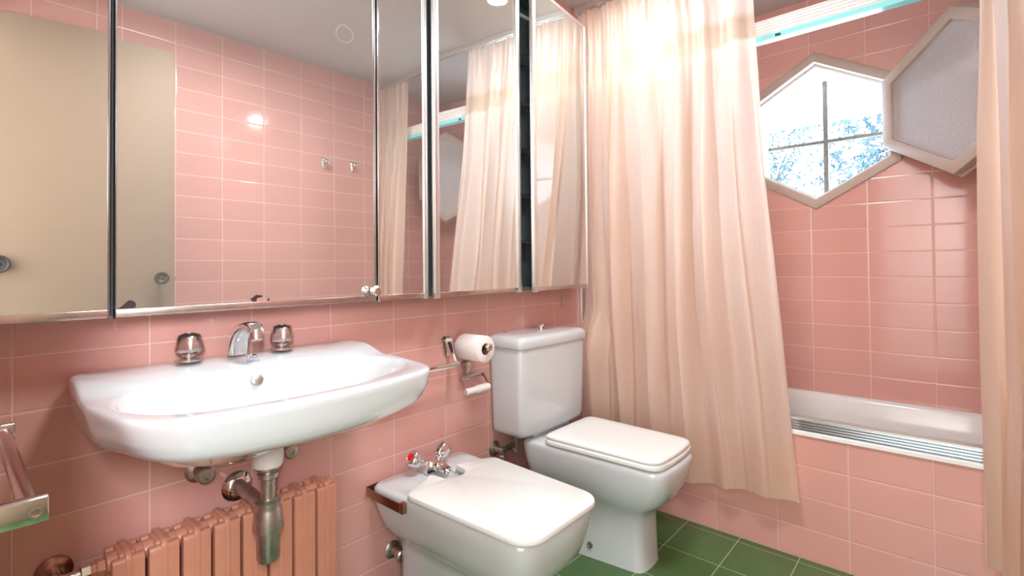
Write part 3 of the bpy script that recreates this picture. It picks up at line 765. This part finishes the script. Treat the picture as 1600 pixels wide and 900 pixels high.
obj('cistern_lid', body([(cq(.004), .739), (cq(-.004), .7405), (cq(-.006), .746), (cq(-.005), .764), (cq(-.001), .775), (cq(.007), .781), (cq(.02), .7845), (cq(.06), .788)], (TX, 1.28)), m_white, tl, smooth=50)
b = NB(); box(b, TX-.12, TX+.12, 1.22, 1.33, .384, .401); obj('cistern_gasket', b, m_white, tl, bevel=.003)
b = NB(); lathe(b, (TX, 1.275, .7875), (0, 0, 1), [(.016, 0), (.016, .003), (.007, .005), (.006, .012), (.012, .015), (.013, .020), (.010, .024), (0, .025)], 20); obj('flush_knob', b, m_chrome, tl, smooth=40)
b = NB(); lathe(b, (TX-.098, .985, .045), (-.99, -.12, .02), [(.011, 0), (.011, .003), (.007, .004), (.003, .002), (0, .002)], 18); obj('floor_bolt', b, m_dull, tl, smooth=40)
wv = empty('toilet_supply', (1.44, WA, .33)); tag(wv, 'dark supply valve with thin hose below the cistern', 'valve')
b = NB(); lathe(b, (1.440, WA-.001, .331), (0, -1, 0), [(.030, 0), (.030, .003), (.022, .009), (.012, .012), (.011, .05)], 24); obj('wall_flange', b, m_dull, wv, smooth=40)
b = NB(); cyl(b, (1.436, WA-.045, .331), (1.500, WA-.045, .336), .010, 14); lathe(b, (1.440, WA-.045, .335), (0, 0, -1), [(.008, 0), (.008, .02), (.013, .024), (.013, .034), (0, .036)], 12); obj('valve_body', b, m_dull, wv, smooth=40)
b = NB(); tube(b, bez((1.500, WA-.045, .335), (1.53, WA-.05, .27), (1.51, WA-.055, .36)) + [Vector((1.505, WA-.06, .398))], .0045, 8); obj('hose', b, m_alu, wv, smooth=50)

# ---------------------------------------------------------------- bidet
DX = 1.052
bd = empty('bidet', (DX, 1.0, 0)); tag(bd, 'white bidet with notched lid between washbasin and toilet', 'bidet')
def bq(hb, hf, yb, yf, rb=.035, rf=.06, bow=.02): return quad(DX, hb, hf, yb, yf, rb, rf, bow)
rings = [(bq(.118, .100, 1.30, .862, .03, .05), 0), (bq(.116, .100, 1.30, .862, .03, .05), .18), (bq(.120, .106, 1.31, .850, .03, .05), .210),
         (bq(.142, .128, 1.325, .812, .035), .232), (bq(.162, .146, 1.335, .784), .262), (bq(.176, .156, 1.34, .768), .30),
         (bq(.187, .161, 1.345, .760), .340), (bq(.190, .162, 1.345, .758), .368), (bq(.189, .161, 1.344, .760), .378), (bq(.182, .154, 1.338, .767), .386),
         (bq(.170, .142, 1.30, .785), .386), (bq(.135, .120, 1.240, .84), .384), (bq(.125, .110, 1.205, .86), .375), (bq(.115, .100, 1.160, .88), .352), (bq(.08, .07, 1.12, .95), .315), (bq(.03, .03, 1.07, 1.01), .305)]
obj('bowl', body(rings, (DX, 1.05), 144), m_white, bd, smooth=55)
# lid with the notch for the faucet
def lidpoly(d):
    return [(p.x, p.y) for p in rpoly([(DX-.186+d, 1.165, .03), (DX-.165+d, .745+d, .06), (DX+.165-d, .745+d, .06), (DX+.186-d, 1.165, .03),
            (DX+.095, 1.222-d, .02), (DX+.050, 1.222-d, .012), (DX+.043, 1.150-d, .040), (DX-.043, 1.150-d, .040), (DX-.050, 1.222-d, .012), (DX-.095, 1.222-d, .02)], 8)]
b = NB()
lv = [(.006, .3885), (.001, .390), (0, .397), (.002, .4025), (.007, .405)]
rs = []
for d, z in lv:
    ring = []
    for x, y in lidpoly(d):
        bow_ = .020*ss((.95-y)/.2)*max(0, 1-((x-DX)/.165)**2) if y < .95 else 0
        ring.append(b.verts.new((x, y-bow_, z)))
    rs.append(ring)
n = len(rs[0])
for A, B_ in zip(rs[:-1], rs[1:]):
    for i in range(n): b.faces.new((A[i], A[(i+1) % n], B_[(i+1) % n], B_[i]))
from mathutils.geometry import tessellate_polygon
for rg_ in (rs[0], rs[-1]):
    for t3 in tessellate_polygon([[v.co.copy() for v in rg_]]): b.faces.new([rg_[i] for i in t3])
obj('lid', b, m_seat, bd, smooth=40)
# brown metal band that holds the lid, seen on the left side
b = NB(); zb0, zb1 = .352, .378
band = [(DX-.150, WA-.014), (DX-.196, WA-.016), (DX-.1985, 1.30), (DX-.195, 1.18), (DX-.192, 1.172)]
for zz in ((zb0, zb1),):
    ring0 = [b.verts.new((x, y, z)) for x, y in band for z in zz]
    ring1 = [b.verts.new((x-.003 if i > 1 else x, y+(.003 if i < 2 else 0), z)) for i, (x, y) in enumerate(band) for z in zz]
    for i in range(len(band)-1):
        a_ = 2*i
        b.faces.new((ring0[a_], ring0[a_+1], ring0[a_+3], ring0[a_+2])); b.faces.new((ring1[a_], ring1[a_+2], ring1[a_+3], ring1[a_+1]))
        b.faces.new((ring0[a_], ring0[a_+2], ring1[a_+2], ring1[a_])); b.faces.new((ring0[a_+1], ring1[a_+1], ring1[a_+3], ring0[a_+3]))
    e4 = len(band)*2
    b.faces.new((ring0[0], ring1[0], ring1[1], ring0[1])); b.faces.new((ring0[e4-2], ring0[e4-1], ring1[e4-1], ring1[e4-2]))
box(b, DX-.199, DX-.184, 1.166, 1.180, .352, .382)
e_ = obj('lid_bracket', b, m_bronze, bd, bevel=.001); e_['label'] = 'brown metal strap'
bf = empty('bidet_faucet', (DX, 1.285, .386)); tag(bf, 'chrome two handle bidet mixer with a red dot on the left handle', 'faucet')
b = NB()
prof = [(-.026, .0), (-.022, .012), (-.020, .030), (.020, .030), (.024, .012), (.026, .0)]
loft(b, [[(DX+sx*.9, 1.285+y, .3865+z) for y, z in prof] for sx in (-.030, -.020, .020, .030)])
loft(b, [[(DX-.016, 1.268, .395), (DX+.016, 1.268, .395), (DX+.014, 1.268, .418), (DX-.014, 1.268, .418)], [(DX-.013, 1.240, .397), (DX+.013, 1.240, .397), (DX+.012, 1.240, .414), (DX-.012, 1.240, .414)]])
obj('mixer_body', b, m_chrome, bf, bevel=.003)
b = NB(); lathe(b, (DX, 1.242, .406), (.05, -1, -.22), [(.0105, 0), (.0125, .004), (.0125, .012), (.0105, .014), (.0105, .026), (.008, .026), (.008, .020), (0, .020)], 20); obj('nozzle', b, m_chrome, bf, smooth=35)
for s in (-1, 1):
    base = Vector((DX+(.018 if s > 0 else -.026), 1.288, .408)); ax = Vector((s*.80, -.08, .64))
    b = NB(); lathe(b, base, ax, [(.009, 0), (.009, .008), (.017, .012), (.021, .026), (.019, .040), (.015, .044), (0, .044)], 8); obj('tap_handle', b, m_chrome, bf, bevel=.0015)
    if s < 0:
        b = NB(); lathe(b, base+ax.normalized()*.044, ax, [(.009, 0), (.009, .0012), (.0065, .0020), (0, .0022)], 20); obj('hot_dot', b, m_red, bf, smooth=60)
b = NB(); tube(b, [(DX+.014, 1.245, .400), (DX+.020, 1.228, .392), (DX+.026, 1.212, .385)], .0016, 6); obj('plug_chain', b, m_dull, bf)
bf.scale = (1.32, 1.2, 1.32)
v3 = stop_valve('stop_valve', .957, .141, 'dark stop valve with bent pipe at the wall behind the bidet')
b = NB(); tube(b, bez((.957, WA-.045, .135), (1.0, WA-.05, .115), (1.05, WA-.045, .118)), .006); obj('supply_pipe', b, m_dull, v3, smooth=60)

# ---------------------------------------------------------------- coat hooks on the right wall (seen in the mirror)
for x, z, lab in ((1.565, 1.715, 'chrome robe hook on right wall, nearer the door'), (1.765, 1.722, 'chrome robe hook on right wall, nearer the bath curtain')):
    h = empty('robe_hook', (x, WC, z)); tag(h, lab, 'hook', 'robe hooks on the right wall')
    b = NB(); o6_ = [(-.5, .36), (-.28, .5), (.28, .5), (.5, .36), (.24, -.5), (-.24, -.5)]
    loft(b, [[(x+u*.048, WC+.001, z-.004+v*.072) for u, v in o6_], [(x+u*.030, WC+.015, z-.004+v*.058) for u, v in o6_]]); obj('hook_plate', b, m_chrome, h, bevel=.0015)
    b = NB(); lathe(b, (x, WC+.014, z), (0, 1, 0), [(.009, 0), (.009, .014), (.018, .018), (.019, .026), (.012, .030), (0, .031)], 12); obj('hook_knob', b, m_chrome, h, smooth=30)
    b = NB(); tube(b, [(x, WC+.03, z), (x+.002, WC+.055, z-.004), (x+.002, WC+.068, z-.010)], [.005, .004, .0035], 10); obj('peg', b, m_chrome, h, smooth=40)

# ---------------------------------------------------------------- added ceiling fill lamp and the recessed spotlight
cl = empty('fill_lamp', (.75, .38, CZ)); tag(cl, 'added round ceiling lamp out of view, giving soft fill light', 'ceiling lamp')
b = NB(); lathe(b, (.75, .38, CZ-.001), (0, 0, -1), [(.17, 0), (.17, .03), (.155, .034)], 48); obj('fill_lamp_base', b, m_alupaint, cl, smooth=40)  # fixture made up to carry the soft fill
b = NB(); lathe(b, (.75, .38, CZ-.036), (0, 0, -1), [(.152, 0), (.150, .006), (0, .010)], 48); obj('fill_lamp_shade', b, m_lampglass, cl, smooth=60)
dl = empty('downlight', (1.72, 1.0, CZ)); tag(dl, 'small recessed ceiling spotlight above the toilet', 'ceiling lamp')
b = NB(); lathe(b, (1.72, 1.0, CZ-.0005), (0, 0, -1), [(.055, 0), (.055, .004), (.045, .008), (.040, .004)], 32); obj('lamp_ring', b, m_chrome, dl, smooth=40)
b = NB(); lathe(b, (1.72, 1.0, CZ-.006), (0, 0, -1), [(.039, 0), (.036, .004), (0, .006)], 32); obj('lamp_glass', b, m_lampglass, dl, smooth=60)
